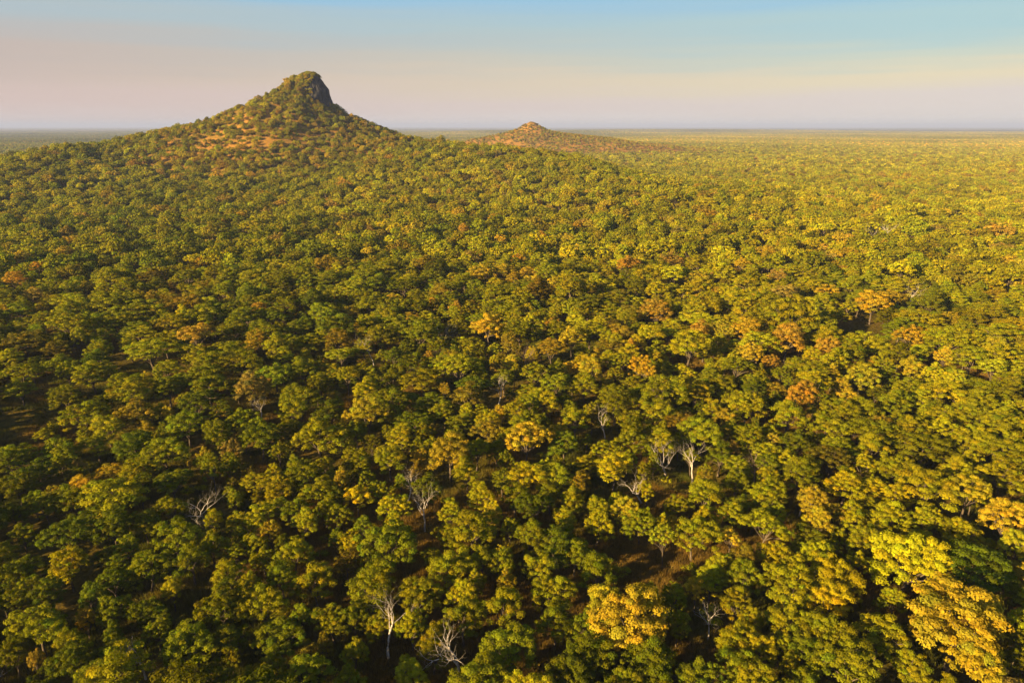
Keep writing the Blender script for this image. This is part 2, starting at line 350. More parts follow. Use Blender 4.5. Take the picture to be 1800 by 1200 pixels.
def scatter(name, coll, P, ROT, SCL, IDX, TINT):
    me = bpy.data.meshes.new(name); me.vertices.add(len(P)); me.vertices.foreach_set('co', np.asarray(P, dtype=np.float32).ravel())
    for nme, ty, arr, key in (('rot', 'FLOAT_VECTOR', ROT, 'vector'), ('scl', 'FLOAT_VECTOR', SCL, 'vector'), ('tint', 'FLOAT_VECTOR', TINT, 'vector'), ('pick', 'INT', IDX, 'value')):
        a = me.attributes.new(nme, ty, 'POINT'); a.data.foreach_set(key, np.asarray(arr, dtype=np.int32 if ty == 'INT' else np.float32).ravel())
    me.update(); o = bpy.data.objects.new(name, me); COL.objects.link(o)
    ng = bpy.data.node_groups.new(name+'_nodes', 'GeometryNodeTree')
    ng.interface.new_socket('Geometry', in_out='INPUT', socket_type='NodeSocketGeometry'); ng.interface.new_socket('Geometry', in_out='OUTPUT', socket_type='NodeSocketGeometry')
    gi = N(ng, 'NodeGroupInput'); go = N(ng, 'NodeGroupOutput')
    ci = N(ng, 'GeometryNodeCollectionInfo'); ci.inputs['Collection'].default_value = coll; ci.inputs['Separate Children'].default_value = True; ci.inputs['Reset Children'].default_value = True
    ip = N(ng, 'GeometryNodeInstanceOnPoints'); ip.inputs['Pick Instance'].default_value = True
    def na(n_, ty):
        q = N(ng, 'GeometryNodeInputNamedAttribute', data_type=ty); q.inputs['Name'].default_value = n_; return q.outputs[0]
    L(ng, gi.outputs[0], ip.inputs['Points']); L(ng, ci.outputs[0], ip.inputs['Instance'])
    L(ng, na('pick', 'INT'), ip.inputs['Instance Index'])
    er = N(ng, 'FunctionNodeEulerToRotation'); L(ng, na('rot', 'FLOAT_VECTOR'), er.inputs[0]); L(ng, er.outputs[0], ip.inputs['Rotation'])
    L(ng, na('scl', 'FLOAT_VECTOR'), ip.inputs['Scale']); L(ng, ip.outputs[0], go.inputs[0])
    mo = o.modifiers.new('scatter', 'NODES'); mo.node_group = ng
    return o

def tag(o, label=None, cat=None, group=None, kind=None):
    if kind: o['kind'] = kind
    if label: o['label'] = label
    if cat: o['category'] = cat
    if group: o['group'] = group

# ------------------------------------------------------------------ the land: one polar grid, split where the hills rise
def build_land():
    fine = np.radians(np.concatenate([np.arange(-62, -24, .25), np.arange(-24, -10, .10), np.arange(-10, 62.001, .25)])); coarse = np.radians(np.arange(65, 296, 3.0))
    ang = np.concatenate([fine, coarse]); na = len(ang)
    rad = [0.0, 8, 16, 24]; r = 30.0
    while r < 45000:
        rad.append(r); r *= (1.0035 if 820 < r < 1010 else 1.0095) if 380 < r < 2300 else (1.02 if r < 380 else 1.05)
    rad = np.array(rad); nr = len(rad)
    A, Q = np.meshgrid(ang, rad); X = np.sin(A)*Q; Y = np.cos(A)*Q; Z = hgt(X, Y)
    V = np.stack([X, Y, Z], -1).reshape(-1, 3)
    i, j = np.meshgrid(np.arange(nr-1), np.arange(na), indexing='ij'); j2 = (j+1) % na
    Fq = np.stack([i*na+j, i*na+j2, (i+1)*na+j2, (i+1)*na+j], -1).reshape(-1, 4)[:, ::-1]
    C = V[Fq].mean(1)
    d1 = hgt_hill(C[:, 0], C[:, 1]) > 9
    d2 = np.hypot((C[:, 0]-QX-90)/330.0, (C[:, 1]-QY)/240.0) < 1
    hg = hillness(V[:, 0], V[:, 1])
    for nme, sel, lab, cat in (('ground', ~(d1 | d2), 'flat reddish brown woodland floor with dry grass between the trees', 'ground'),
                     ('hill', d1, 'tall steep hill with orange dry grass and a rocky peak', 'hill'),
                     ('distant_hill', d2 & ~d1, 'low faraway pointed hill with a long spur to its right', 'hill')):
        f = Fq[sel]; u, inv = np.unique(f, return_inverse=True)
        me = mk_mesh(nme, V[u], inv.reshape(-1, 4), np.full(len(f), 4), [M_GROUND], None, True)
        a = me.attributes.new('hill_grass', 'FLOAT', 'POINT'); a.data.foreach_set('value', hg[u].astype(np.float32))
        o = bpy.data.objects.new(nme, me); COL.objects.link(o); tag(o, lab, cat, kind='structure')
build_land()

def build_dome():
    nu, nv = 120, 50; vs = []
    for j in range(nv+1):
        ph = pi/2*j/nv
        for i in range(nu):
            th = 2*pi*i/nu
            cx = abs(cos(th))**(2/2.4)*math.copysign(1, cos(th)); cy = abs(sin(th))**(2/2.4)*math.copysign(1, sin(th))
            k = cos(ph)**(.83) if j < nv else 0
            vs.append((cx*k, cy*k, sin(ph)))
    V = np.array(vs); x = V[:, 0]*DRX; y = V[:, 1]*DRY; z = V[:, 2]*DRZ
    th = np.arctan2(y, x)
    crack = vnoise(th*11+40+z*.12, z*.09+3, 1.0, 21)-.5; blk = vnoise(th*5+90, z*.13+9, 1.0, 22)-.5; fi = vnoise(th*34+9, z*.3, 1.0, 24)-.5
    k = 1+(.09*crack+.20*blk+.04*fi)*(1-V[:, 2]**4)
    x = x*k; y = y*k; z = z*(1+.05*(vnoise(x+100, y+100, 9, 23)-.5)) - 0.0
    z = np.where(V[:, 2] < .01, -14, z)
    V = np.stack([x+DX, y+DY, z+DZ], -1)
    f = [[j*nu+i, j*nu+(i+1) % nu, (j+1)*nu+(i+1) % nu, (j+1)*nu+i] for j in range(nv) for i in range(nu)]
    me = mk_mesh('rock_peak', V, f, np.full(len(f), 4), [rock_mat()], None, False)
    o = bpy.data.objects.new('rock_peak', me); COL.objects.link(o)
    tag(o, 'dark granite rock dome crowning the tall hill', 'rock', kind='structure')
build_dome()

def build_far_wood():
    ang = np.radians(np.arange(-64, 64.01, .5)); rad = [8200.0]
    while rad[-1] < 44000: rad.append(rad[-1]*1.02)
    rad = np.array(rad); A, Q = np.meshgrid(ang, rad)
    Z = 8+NR.normal(size=A.shape)*2.0; Z[0] = 2
    V = np.stack([np.sin(A)*Q, np.cos(A)*Q, Z], -1).reshape(-1, 3); na = len(ang)
    i, j = np.meshgrid(np.arange(len(rad)-1), np.arange(na-1), indexing='ij')
    f = np.stack([i*na+j, i*na+j+1, (i+1)*na+j+1, (i+1)*na+j], -1).reshape(-1, 4)[:, ::-1]
    me = mk_mesh('distant_woodland', V, f, np.full(len(f), 4), [wood_far_mat()], None, True)
    o = bpy.data.objects.new('distant_woodland', me); COL.objects.link(o)
    tag(o, 'hazy far-off woodland running to the flat horizon', 'woodland', kind='stuff')
build_far_wood()

# ------------------------------------------------------------------ tints
G_OLIVE = (0.205, 0.186, 0.005); G_DEEP = (0.108, 0.116, 0.005); G_MID = (0.158, 0.156, 0.005); G_YEL = (0.270, 0.232, 0.005); G_BRN = (0.19, 0.140, 0.010)
GOLD = (0.35, 0.25, 0.014); YELL = (0.31, 0.24, 0.011); ORANGE = (0.33, 0.195, 0.018); TAN = (0.25, 0.17, 0.026); LIME = (0.27, 0.26, 0.010); OCHRE = (0.29, 0.20, 0.011)
GREENS = [(G_OLIVE, 'olive green'), (G_DEEP, 'deep green'), (G_MID, 'mid green'), (G_YEL, 'yellowish green'), (G_BRN, 'brownish green')]

# ------------------------------------------------------------------ what the photograph shows, by place
# golden, orange and tan crowns: px, py, width in px, colour, short description that finds it
GOLDS = [
 (1688,1078,165,GOLD,'huge golden tree','near the bottom right corner'), (1722,1150,105,YELL,'yellow-green tree','just below the huge golden tree'),
 (1115,1080,125,GOLD,'big golden tree','at bottom centre below the grassy clearing'), (1062,1062,70,YELL,'yellowish tree','touching the left side of the big golden tree at bottom centre'),
 (925,770,72,GOLD,'bright golden tree','left of the white forked dead tree'), (790,790,74,OCHRE,'rounded ochre tree','left of the bright golden tree'),
 (860,570,54,GOLD,'round golden tree','mid picture beside the dark gap'), (1005,592,44,YELL,'yellow tree','upper right of the pinkish leafless tree'),
 (1040,640,46,YELL,'yellow tree','lower right of the pinkish leafless tree'), (440,677,64,TAN,'tan tree','above the small bare snag at left'),
 (1228,578,46,ORANGE,'orange-gold tree','at the left end of the long shadowed gap'), (1320,620,38,GOLD,'small golden tree','below the left part of the long shadowed gap'),
 (1455,612,42,ORANGE,'orange tree','under the middle of the long shadowed gap'), (1385,590,66,ORANGE,'wide orange tree','in the middle of the long shadowed gap'),
 (1310,578,52,OCHRE,'ochre tree','in the left part of the long shadowed gap'), (1408,692,52,ORANGE,'flat orange tree','right of centre, well below the long gap'),
 (1603,646,46,YELL,'round yellow tree','below the right part of the long gap'), (1515,660,50,YELL,'yellow tree','left of the round yellow tree below the gap'),
 (1662,624,34,GOLD,'small golden tree','under the right end of the long gap'), (1748,610,42,YELL,'round yellow tree','at the far right end of the gap'),
 (1747,648,46,LIME,'lime yellow tree','near the right edge under the gap'), (1680,668,36,LIME,'bright lime tree','below the right end of the gap'),
 (1535,527,58,GOLD,'broad bright golden tree','above the long shadowed gap'), (1333,525,42,GOLD,'golden tree','above the left part of the gap'),
 (1305,465,28,GOLD,'small golden tree','upper right, high above the gap'), (1105,462,40,ORANGE,'vivid orange tree','beside a tall bare tree, right of centre'),
 (845,479,44,GOLD,'golden tree','left of a close golden pair, upper middle'), (880,476,34,GOLD,'golden tree','right of a close golden pair, upper middle'),
 (910,457,24,ORANGE,'small orange tree','above the close golden pair'), (763,537,18,ORANGE,'tiny orange tree','left of a small orange pair'),
 (803,542,24,ORANGE,'small orange tree','right of a small orange pair'), (972,571,28,ORANGE,'small orange-gold tree','between the round golden and yellow trees'),
 (1110,613,28,ORANGE,'small vivid orange tree','right of the pinkish leafless tree'), (1150,545,50,ORANGE,'loose orange tree','upper middle, left of the long gap'),
 (650,402,20,ORANGE,'tiny orange tree','below the tall hill'), (68,470,28,ORANGE,'orange tree on a pale trunk','at the left edge'),
 (22,490,46,ORANGE,'wide orange tree','touching the left edge'), (235,288,26,ORANGE,'tall orange tree','on the left shoulder of the hill'),
 (283,302,16,ORANGE,'small orange tree','right of the tall orange tree on the hill'), (455,545,32,ORANGE,'low orange tree','left of centre beneath the hill'),
 (345,588,60,ORANGE,'spreading orange tree','left of centre'), (450,597,42,OCHRE,'ochre tree','right of the spreading orange tree'),
 (645,722,62,YELL,'yellowish tree','left of the pale twiggy snag at centre'), (1768,905,66,GOLD,'golden tree','at the right edge'),
 (1785,960,56,LIME,'lime yellow tree','at the right edge under a golden one'), (62,1170,24,ORANGE,'small orange sapling','in the bottom left corner'),
 (1168,948,38,LIME,'small lime tree','standing over the grassy clearing'), (1100,900,44,YELL,'yellow tree','at the left rim of the grassy clearing'),
 (605,323,26,ORANGE,'orange tree','at the right foot of the tall hill'), (22,333,13,ORANGE,'tiny orange tree','on the ridge at the left edge'),
 (162,336,13,GOLD,'tiny golden tree','on the ridge left of the tall orange tree'), (1780,302,22,ORANGE,'orange tree','on the low rise at the right edge'),
 (1490,445,30,OCHRE,'ochre tree','upper right, above the broad bright golden tree'), (1180,455,40,TAN,'tan tree','right of the vivid orange tree'),
 (1000,420,28,GOLD,'golden tree','upper middle, below the faraway hill'), (1035,395,22,GOLD,'small golden tree','upper middle, right below the faraway hill'),
 (915,340,15,GOLD,'tiny golden tree','below the faraway hill'), (815,402,24,ORANGE,'flat orange tree','upper middle, below the spur'),
 (775,240,15,YELL,'tall yellow tree','standing out on the hill spur against the haze'), (1225,490,36,GOLD,'golden tree','upper right, left of the gap'),
 (1600,590,46,OCHRE,'ochre tree','at the right end of the long gap'), (1430,880,45,OCHRE,'ochre tree','right of the small white snag at lower right'),
 (1700,865,70,YELL,'yellow tree','left of the golden one at the right edge'), (600,845,30,OCHRE,'small ochre tree','lower left of the white snags'),
 (1380,515,50,TAN,'tan tree','above the wide orange tree'), (950,415,20,ORANGE,'tiny orange tree','upper middle, left of a golden tree'),
]
# dead trees: px of crown centre, height px, kind (0 white snag, 1 twiggy grey, 2 pinkish twiggy), description
DEADS = [
 (782,572,34,1,'pale bare tree','left of the round golden tree'), (655,603,40,1,'grey twiggy leafless tree','left of centre'),
 (925,613,44,2,'pinkish leafless tree','at the centre of the picture'), (876,670,42,0,'pale forked bare tree','below the pinkish leafless tree'),
 (454,710,26,0,'small bare snag','under the tan tree at left'), (1067,730,44,1,'pale twisted bare tree','right of centre'),
 (1175,780,62,0,'tall white forked dead tree','right of centre'), (1222,802,48,0,'white bare tree','just right of the tall white forked one'),
 (1132,836,46,0,'crooked white snag','lower left of the tall white forked one'), (1410,860,44,0,'small white snag with two arms','at lower right'),
 (350,858,66,1,'wide bare grey tree','at lower left'), (712,836,46,1,'pale many-branched bare tree','left of two white upright stems'),
 (743,872,66,0,'bare tree with two white upright stems','at lower middle'), (1332,812,52,2,'pinkish twiggy leafless tree','right of the white bare pair'),
 (676,1092,72,0,'leaning white dead tree','near the bottom'), (795,1128,96,0,'tall thin white dead tree','near the bottom middle'),
 (1252,1068,40,1,'broken pale bare tree','near the bottom, right of the big golden tree'), (1535,408,38,0,'white forked bare tree','far off at upper right'),
 (1562,405,26,0,'pale slanting bare trunk','far off, right of a white fork'), (243,1128,34,0,'small pale snag','near the bottom left'),
 (22,1188,66,0,'pale leaning bare trunk','in the bottom left corner'), (1606,508,46,1,'pale bare tree','above the right part of the gap'),
 (1722,1040,40,1,'grey bare tree','right of the huge golden tree'), (1185,470,24,1,'tall bare tree','right of the vivid orange tree'),
]
def Z(ox, oy, rows): return [(ox+a/3.0, oy+b/3.0, c/3.0, t) for a, b, c, t in rows]
o_, d_, m_, y_, b_ = 0, 1, 2, 3, 4
GREEN_PX = Z(0, 800, [(590,180,290,o_),(380,200,190,m_),(770,560,180,m_),(350,390,200,d_),(230,230,150,m_),(350,540,190,y_),(190,870,260,m_),(60,620,130,d_),(600,780,160,m_),(900,680,110,y_),
 (1210,590,160,o_),(1000,510,200,m_),(1330,440,120,o_),(1390,760,230,o_),(1480,600,180,m_),(1660,630,210,o_),(1540,480,160,o_),(1380,290,140,y_),(1600,60,180,o_),(1470,150,150,y_),
 (600,1100,340,o_),(350,960,160,y_),(1000,950,260,m_),(1200,940,180,m_),(1400,1110,200,o_),(1620,1110,210,m_),(1130,1160,160,m_),(1590,820,110,m_),(1750,830,150,o_),(60,760,130,m_),
 (60,1010,140,m_),(80,130,170,d_),(110,400,120,m_),(760,330,130,o_),(1120,310,90,y_),(1110,450,140,o_),(1600,330,130,o_),(1780,290,120,o_),(600,640,130,m_),(470,1160,170,m_),
 (1700,980,90,b_),(250,700,150,d_),(520,300,160,d_),(900,250,140,o_),(660,460,110,m_),(1250,500,80,o_),(140,560,150,o_),(720,60,180,o_),(900,120,170,d_),(200,60,150,d_),(1210,1040,80,y_),(820,900,120,m_)]) + \
 Z(600, 800, [(80,190,130,y_),(270,250,150,o_),(190,170,100,y_),(450,140,140,m_),(240,420,270,m_),(45,440,110,y_),(150,640,250,m_),(400,700,200,m_),(690,350,260,o_),(560,410,120,y_),(730,200,150,o_),
 (980,80,170,y_),(1140,90,150,m_),(1230,210,130,o_),(1000,400,170,m_),(1140,440,190,d_),(740,520,170,o_),(860,530,150,m_),(560,570,220,o_),(1040,560,170,o_),(1100,690,210,o_),(850,760,220,o_),
 (640,820,210,m_),(1130,830,200,m_),(900,960,280,m_),(480,980,190,o_),(730,1120,300,m_),(350,1130,170,o_),(60,820,150,m_),(1330,1010,260,m_),(1290,880,190,m_),(1650,1060,270,m_),(1350,330,150,y_),
 (1580,320,150,o_),(1440,40,170,y_),(1230,490,160,m_),(1780,240,110,o_),(1620,170,90,y_),(1700,340,90,y_),(1480,290,110,b_),(1000,250,180,d_),(660,60,150,o_),(60,1000,120,o_),(1200,1130,200,d_),(1500,1180,160,m_),(700,640,110,o_)]) + \
 Z(1200, 800, [(110,170,210,o_),(460,180,190,y_),(280,110,140,d_),(640,60,200,o_),(860,130,210,y_),(1000,170,140,y_),(1130,180,130,y_),(720,200,110,b_),(1300,130,290,o_),(1520,200,190,y_),
 (60,380,210,o_),(250,290,150,o_),(430,350,200,o_),(600,280,200,o_),(800,280,130,b_),(900,300,150,y_),(1100,290,190,y_),(1260,310,120,o_),(1040,390,120,o_),(1480,400,170,y_),(1200,500,350,y_),
 (790,590,260,y_),(480,500,150,y_),(320,520,150,b_),(570,640,260,o_),(280,740,160,o_),(330,610,180,m_),(790,740,210,y_),(1160,640,120,y_),(1310,620,150,o_),(1540,560,340,d_),(1700,640,160,m_),(560,850,210,o_),
 (100,950,210,o_),(300,950,210,o_),(430,1010,160,y_),(520,970,120,o_),(760,930,260,m_),(1050,910,240,o_),(900,1080,300,m_),(300,1090,200,m_),(110,1160,210,m_),(650,1000,180,m_),(1240,1090,170,o_),
 (1010,1160,200,m_),(1780,970,130,m_),(1750,1070,130,m_),(400,1170,240,o_),(640,1170,170,m_),(1060,480,110,m_),(950,420,150,m_),(1480,60,200,o_),(1700,80,200,o_),(1600,780,260,d_),(1130,60,180,o_)]) + \
 Z(0, 400, [(570,370,180,o_),(340,450,150,m_),(650,480,150,o_),(800,240,130,b_),(1010,380,180,b_),(1180,310,140,m_),(1480,240,130,o_),(1230,420,130,m_),(870,590,120,y_),(1040,650,170,o_),(1220,630,160,m_),
 (880,820,160,m_),(700,830,210,o_),(480,740,170,o_),(340,870,150,o_),(430,960,200,y_),(720,950,170,b_),(520,620,130,o_),(300,620,130,b_),(130,580,170,b_),(110,750,150,o_),(350,740,90,o_),(100,820,150,o_),
 (1580,870,180,o_),(1450,750,160,m_),(1600,720,150,m_),(980,1010,170,m_),(1280,990,150,m_),(1370,1080,180,m_),(1030,900,190,d_),(1500,1040,120,o_),(1680,1060,230,o_),(300,1150,160,m_),(700,1110,180,d_),(860,1150,180,m_),(1080,760,170,m_),(1330,880,180,d_),(560,1020,160,o_)]) + \
 Z(600, 400, [(650,960,90,y_),(770,1040,140,b_),(540,950,120,o_),(100,960,180,y_),(240,880,160,o_),(310,1080,150,o_),(880,860,140,o_),(1000,900,130,o_),(1240,990,150,o_),(1130,800,160,m_),(1070,880,150,o_),(700,820,150,d_),
 (1450,880,200,m_),(1650,940,180,m_),(80,1060,130,o_),(430,1070,120,o_),(1550,1100,180,m_),(1180,1110,150,d_),(980,1010,160,m_),(250,1180,180,m_)]) + \
 Z(1200, 400, [(70,850,160,y_),(330,920,180,o_),(560,960,200,o_),(110,1050,200,o_),(700,800,180,y_),(340,1080,160,o_),(460,1060,100,y_),(760,1020,180,o_),(960,940,160,y_),(1120,900,170,o_),(1380,850,190,y_),(1580,900,180,o_),
 (1700,1000,180,o_),(1390,1040,160,y_),(1220,1040,180,o_),(1000,1130,200,o_),(1560,1120,190,o_),(600,1120,160,d_),(850,1150,170,m_),(200,1160,160,m_),(780,560,190,y_),(560,620,170,o_),(1250,640,110,y_),(1060,620,100,o_),(700,880,130,m_)])
# open ground: px, py, half width px, half height px, keep probability
OPEN = [(1150,985,95,52,.0), (45,752,90,50,.02), (115, 692, 75, 30, .03), (190, 642, 70, 18, .05), (1262,574,36,11,.0), (1525,590,62,15,.0), (1640,612,60,9,.0), (1470,575,40,9,.05), (1700,622,40,7,.1), (1610,636,40,8,.1), (1560,1050,55,62,.08),
 (800,850,62,36,.2), (300,1080,60,40,.35), (560,1010,75,50,.3), (560,1120,60,60,.3), (380,900,60,40,.35), (700,950,60,24,.25), (700,1030,70,40,.35), (1420,845,60,22,.2), (1560,830,90,18,.2), (1740,870,70,20,.2), (140,800,40,20,.3),
 (470,470,70,10,.2), (270,555,30,8,.2), (690,790,40,20,.3), (1240,1120,40,30,.3), (400, 262, 90, 7, .35), (480, 250, 70, 8, .4), (380, 245, 60, 6, .35), (480, 190, 26, 9, .3), (430, 212, 40, 8, .35), (540, 265, 60, 6, .35), (1100,258,40,4,.05), (1090,263,60,4,.05), (850,262,40,4,.3), (1640,1180,60,60,.1)]

# ------------------------------------------------------------------ place the trees
CROWNC = .78      # crown centre at this share of the tree's height
trees = []        # x, y, diam, height, tint, name, source, info
def est(px, py, w, fac=1.0):
    h = 10.0
    for _ in range(4):
        x, y = at(px, py, h*CROWNC)
        d = w*proj(x, y, float(hgt(x, y))+h*CROWNC)[2]/F
        h = max(4.5, min(13.5, 4.6+.62*d))
    return x, y, d, h
grid = {}
CS = 8.0
def put(x, y, d, h, tint, src, info=None):
    t = (x, y, d, h, tint, src, info); grid.setdefault((int(x//CS), int(y//CS)), []).append(t); trees.append(t); return t
def clash(x, y, d, k):
    a, b = int(x//CS), int(y//CS)
    for i in (a-1, a, a+1):
        for j in (b-1, b, b+1):
            for t in grid.get((i, j), ()):
                if (t[0]-x)**2+(t[1]-y)**2 < (k*(t[2]+d))**2: return True
    return False
golds = []
for (px, py, w, c, a, b) in GOLDS:
    x, y, d, h = est(px, py, w)
    d = min(d, 13.8); golds.append(put(x, y, d, h+1.5, c, 'gold', (a, b)))
    r0 = hypot(x, y); q = d*.62; bx, by = x*(1-q/r0), y*(1-q/r0)      # nothing tall stands right in front of it
    if w > 28: grid.setdefault((int(bx//CS), int(by//CS)), []).append((bx, by, d*.45, 1, None, 'gap', None))
deads = []
for (px, py, hp, k, a, b) in DEADS:
    x, y = at(px, py, 6.5); dep = proj(x, y, 5)[2]
    hh = max(7.5, min(15, hp*dep/F*1.15+3.0)); x, y = at(px, py, hh-.5*hp*dep/F); deads.append((x, y, hh, k, a, b))
    grid.setdefault((int(x//CS), int(y//CS)), []).append((x, y, 3.0, hh, None, 'dead', None))
    for q in (5.0, 9.5):          # the photograph shows nothing tall right in front of it
        r0 = hypot(x, y); bx, by = x*(1-q/r0), y*(1-q/r0)
        grid.setdefault((int(bx//CS), int(by//CS)), []).append((bx, by, 4.0, 1, None, 'gap', None))
for (px, py, w, ti) in GREEN_PX:
    x, y, d, h = est(px, py, w)
    if clash(x, y, d, .24): continue
    put(x, y, min(d*1.05, 13.5), h, ti, 'listed')
def openness(x, y, z):
    px, py, f = proj(x, y, z)
    k = 1.0
    for (a, b, w, h, p) in OPEN:
        q = ((px-a)/w)**2+((py-b)/h)**2
        if q < 1: k = min(k, p)
    return k
HALF = R(44)
def in_wedge(x, y, m=30):
    return y > 20 and abs(x)-m < y*tan(HALF)
RNEAR = 620
att = 0
ncell = 0
cand = []
area_steps = [(22, 260, 42000, .33), (260, RNEAR, 98000, .40)]
for (r0, r1, n, k) in area_steps:
    for _ in range(n):
        rr = sqrt(rnd.uniform(r0*r0, r1*r1)); wd = .45 if rr < 260 else .03; aa = rnd.uniform(-HALF-wd, HALF+wd); x, y = rr*sin(aa), rr*cos(aa)
        d = rnd.choice((3.2, 4.2, 5.5, 6.5, 7.5, 8.5, 10, 12.5) if rr < 200 else (6, 7.5, 8.5, 9.5, 10.5, 11.5, 12.5))*rnd.uniform(.85, 1.15)
        kk = k
        if rr < 240: kk = k*(1.36 if x < 30 else 1.18)
        if clash(x, y, d, kk): continue
        z = float(hgt(x, y)); op = min(openness(x, y, z+2), openness(x, y, z+3+.4*d))
        if rnd.random() > op:
            continue
        # game trails and shallow drainage lines wind through the wood
        if abs(float(vnoise(x+300, y*.8, 95, 91))-.5) < .022 and rnd.random() < .8: continue
        h = (4.0+.58*d)*rnd.uniform(.78, 1.25)*(1.22 if rnd.random() < .07 else 1)
        put(x, y, d, h, None, 'fill')
print('near trees', len(trees))

def tint_for(x, y, r):
    """woodland colour: broad drifts of deeper and yellower trees"""
    q = float(vnoise(x, y, 70, 31))*.5+float(vnoise(x, y, 24, 32))*.3+r.random()*.5
    side = max(-1, min(1, x/max(y, 60)/.7))
    q += .10*side
    i = 1 if q < .38 else (2 if q < .56 else (0 if q < .84 else 3))
    if r.random() < .045: i = 4
    return i
def jit(c, r, s=.17):
    k = 1+r.gauss(0, s); w = r.gauss(0, .06)
    return (max(.004, c[0]*k*(1+w)), max(.004, c[1]*k), max(.002, c[2]*k*(1-w)))

def instance_tree(root_mesh_i): pass
ROT_UP = []
protos = {}
def new_tree(name, ti, x, y, z, d, h, rz, tint, lean=(0, 0)):
    """first tree of each shape is built, later ones are copies of it and its parts"""
    key = (name, ti)
    if key not in protos:
        r_ = bpy.data.objects.new(name, None); r_.empty_display_size = 1; COL.objects.link(r_)
        tr = bpy.data.objects.new('trunk', TRUNK_ME[ti]); tr.parent = r_; COL.objects.link(tr)
        cr = bpy.data.objects.new('crown', CROWN_ME[ti]); cr.parent = r_; COL.objects.link(cr)
        protos[key] = (r_, tr, cr)
    else:
        a, b, c = protos[key]
        r_ = a.copy(); tr = b.copy(); cr = c.copy(); tr.parent = r_; cr.parent = r_
        for o in (r_, tr, cr): COL.objects.link(o)
    r_.location = (x, y, z); r_.rotation_euler = (lean[0], lean[1], rz); r_.scale = (d/8.0, d/8.0, h/10.0)
    cr['tint'] = tint
    return r_

# golden, orange and tan trees: each its own
marks = []        # landmarks for naming neighbours: px, py, short name
for k, t in enumerate(golds):
    x, y, d, h, c, _, (a, b) = t; z = float(surf(x, y))
    ti = rnd.randrange(NP)
    if d > 12: ti = 2
    o = new_tree('golden_tree' if c in (GOLD, YELL, LIME, OCHRE) else ('orange_tree' if c is ORANGE else 'tan_tree'), ti, x, y, z, d, h, rnd.uniform(0, 6.28), jit(c, rnd, .05), (rnd.uniform(-.05, .05), rnd.uniform(-.05, .05)))
    tag(o, a+' '+b, 'tree', 'golden and orange trees among the green')
    px, py, f = proj(x, y, z+h*CROWNC); marks.append((px, py, a, b))

# dead trees
def dead_mesh(seed, kind):
    r = random.Random(seed*31+7); gt = Geo(); gb = Geo()
    def grow(p, d, ln, rad, lvl, g):
        pts = [Vector(p)]; rads = [rad]; dd = Vector(d).normalized(); n = 5
        for i in range(n):
            dd = (dd+Vector((r.gauss(0, .20), r.gauss(0, .20), r.gauss(0.03, .10)))).normalized()
            pts.append(pts[-1]+dd*ln/n); rads.append(rad*(1-.62*(i+1)/n) if lvl else rad*(1-.4*(i+1)/n))
        tube(g, pts, rads, 7 if lvl == 0 else (5 if lvl < 3 else 4), 0)
        mx = {0: 4, 1: 4, 2: 3, 3: 2} if kind == 0 else {0: 5, 1: 4, 2: 3, 3: 2}
        if lvl in mx:
            for b in range(mx[lvl]):
                if lvl == 0: i = n if b < 3 else r.choice((3, 4))
                else: i = n if b == 0 else r.choice((2, 3, 4))
                sp = r.uniform(.45, .95) if kind else r.uniform(.45, .95)
                az = r.uniform(0, 6.28) if lvl else b*2.2+r.uniform(-.5, .5)
                s1 = dd.cross(Vector((.3, .9, .1))).normalized(); s2 = dd.cross(s1)
                nd = dd*cos(sp)+(s1*cos(az)+s2*sin(az))*sin(sp); nd.z += .18
                grow(pts[i], nd, ln*r.uniform(.5, .78)*(1 if lvl else .95), rads[i]*r.uniform(.5, .72), lvl+1, gb)
    grow((0, 0, -.5), (r.uniform(-.12, .12), r.uniform(-.12, .12), 1), 4.6, .21 if kind == 0 else .15, 0, gt)
    return gt.mesh('trunk', [M_TWIG if kind == 2 else M_DEAD], True), gb.mesh('limbs', [M_TWIG if kind == 2 else M_DEAD], True)
for k, (x, y, hh, kind, a, b) in enumerate(deads):
    t_me, b_me = dead_mesh(k+1, kind); z = float(surf(x, y))
    zmax = max(v.co.z for v in b_me.vertices)
    r_ = bpy.data.objects.new('dead_tree', None); COL.objects.link(r_)
    for nm_, me_ in (('trunk', t_me), ('branches', b_me)):
        q = bpy.data.objects.new(nm_, me_); q.parent = r_; COL.objects.link(q)
    s = hh/zmax; r_.location = (x, y, z); r_.scale = (s, s, s); r_.rotation_euler = (0, 0, rnd.uniform(0, 6.28))
    if 'leaning' in a or 'slanting' in a: r_.rotation_euler = (0, -.35, 0)
    tag(r_, a+' '+b, 'dead tree', 'leafless dead trees standing in the woodland')
    px, py, f = proj(x, y, z+hh*.7); marks.append((px, py, a, b))

# the 300 green trees that show largest are things of their own, all others belong to the woodland mass
SHNAME = {'round': 'rounded', 'flat': 'flat-topped', 'lobed': 'lobed', 'lopsided': 'lopsided', 'open': 'thin open', 'layered': 'layered'}
green = [t for t in trees if t[5] != 'gold']
def score(t):
    z = float(hgt(t[0], t[1])); px, py, f = proj(t[0], t[1], z+t[3]*CROWNC)
    vis = 0 < px < 1800 and -50 < py < 1195
    return t[2]/f if vis else 0
green.sort(key=score, reverse=True)
solo, mass = green[:300], green[300:]
recs = []
for t in solo:
    x, y, d, h, c, src, _ = t; z = float(hgt(x, y)); ci = c if c is not None else tint_for(x, y, rnd)
    ti = rnd.randrange(NP); o = new_tree('broadleaf_tree', ti, x, y, z, d, h, rnd.uniform(0, 6.28), jit(GREENS[ci][0], rnd), (rnd.uniform(-.07, .07), rnd.uniform(-.07, .07)))
    px, py, f = proj(x, y, z+h*CROWNC); recs.append([o, px, py, d, ci, SHAPES[ti]])
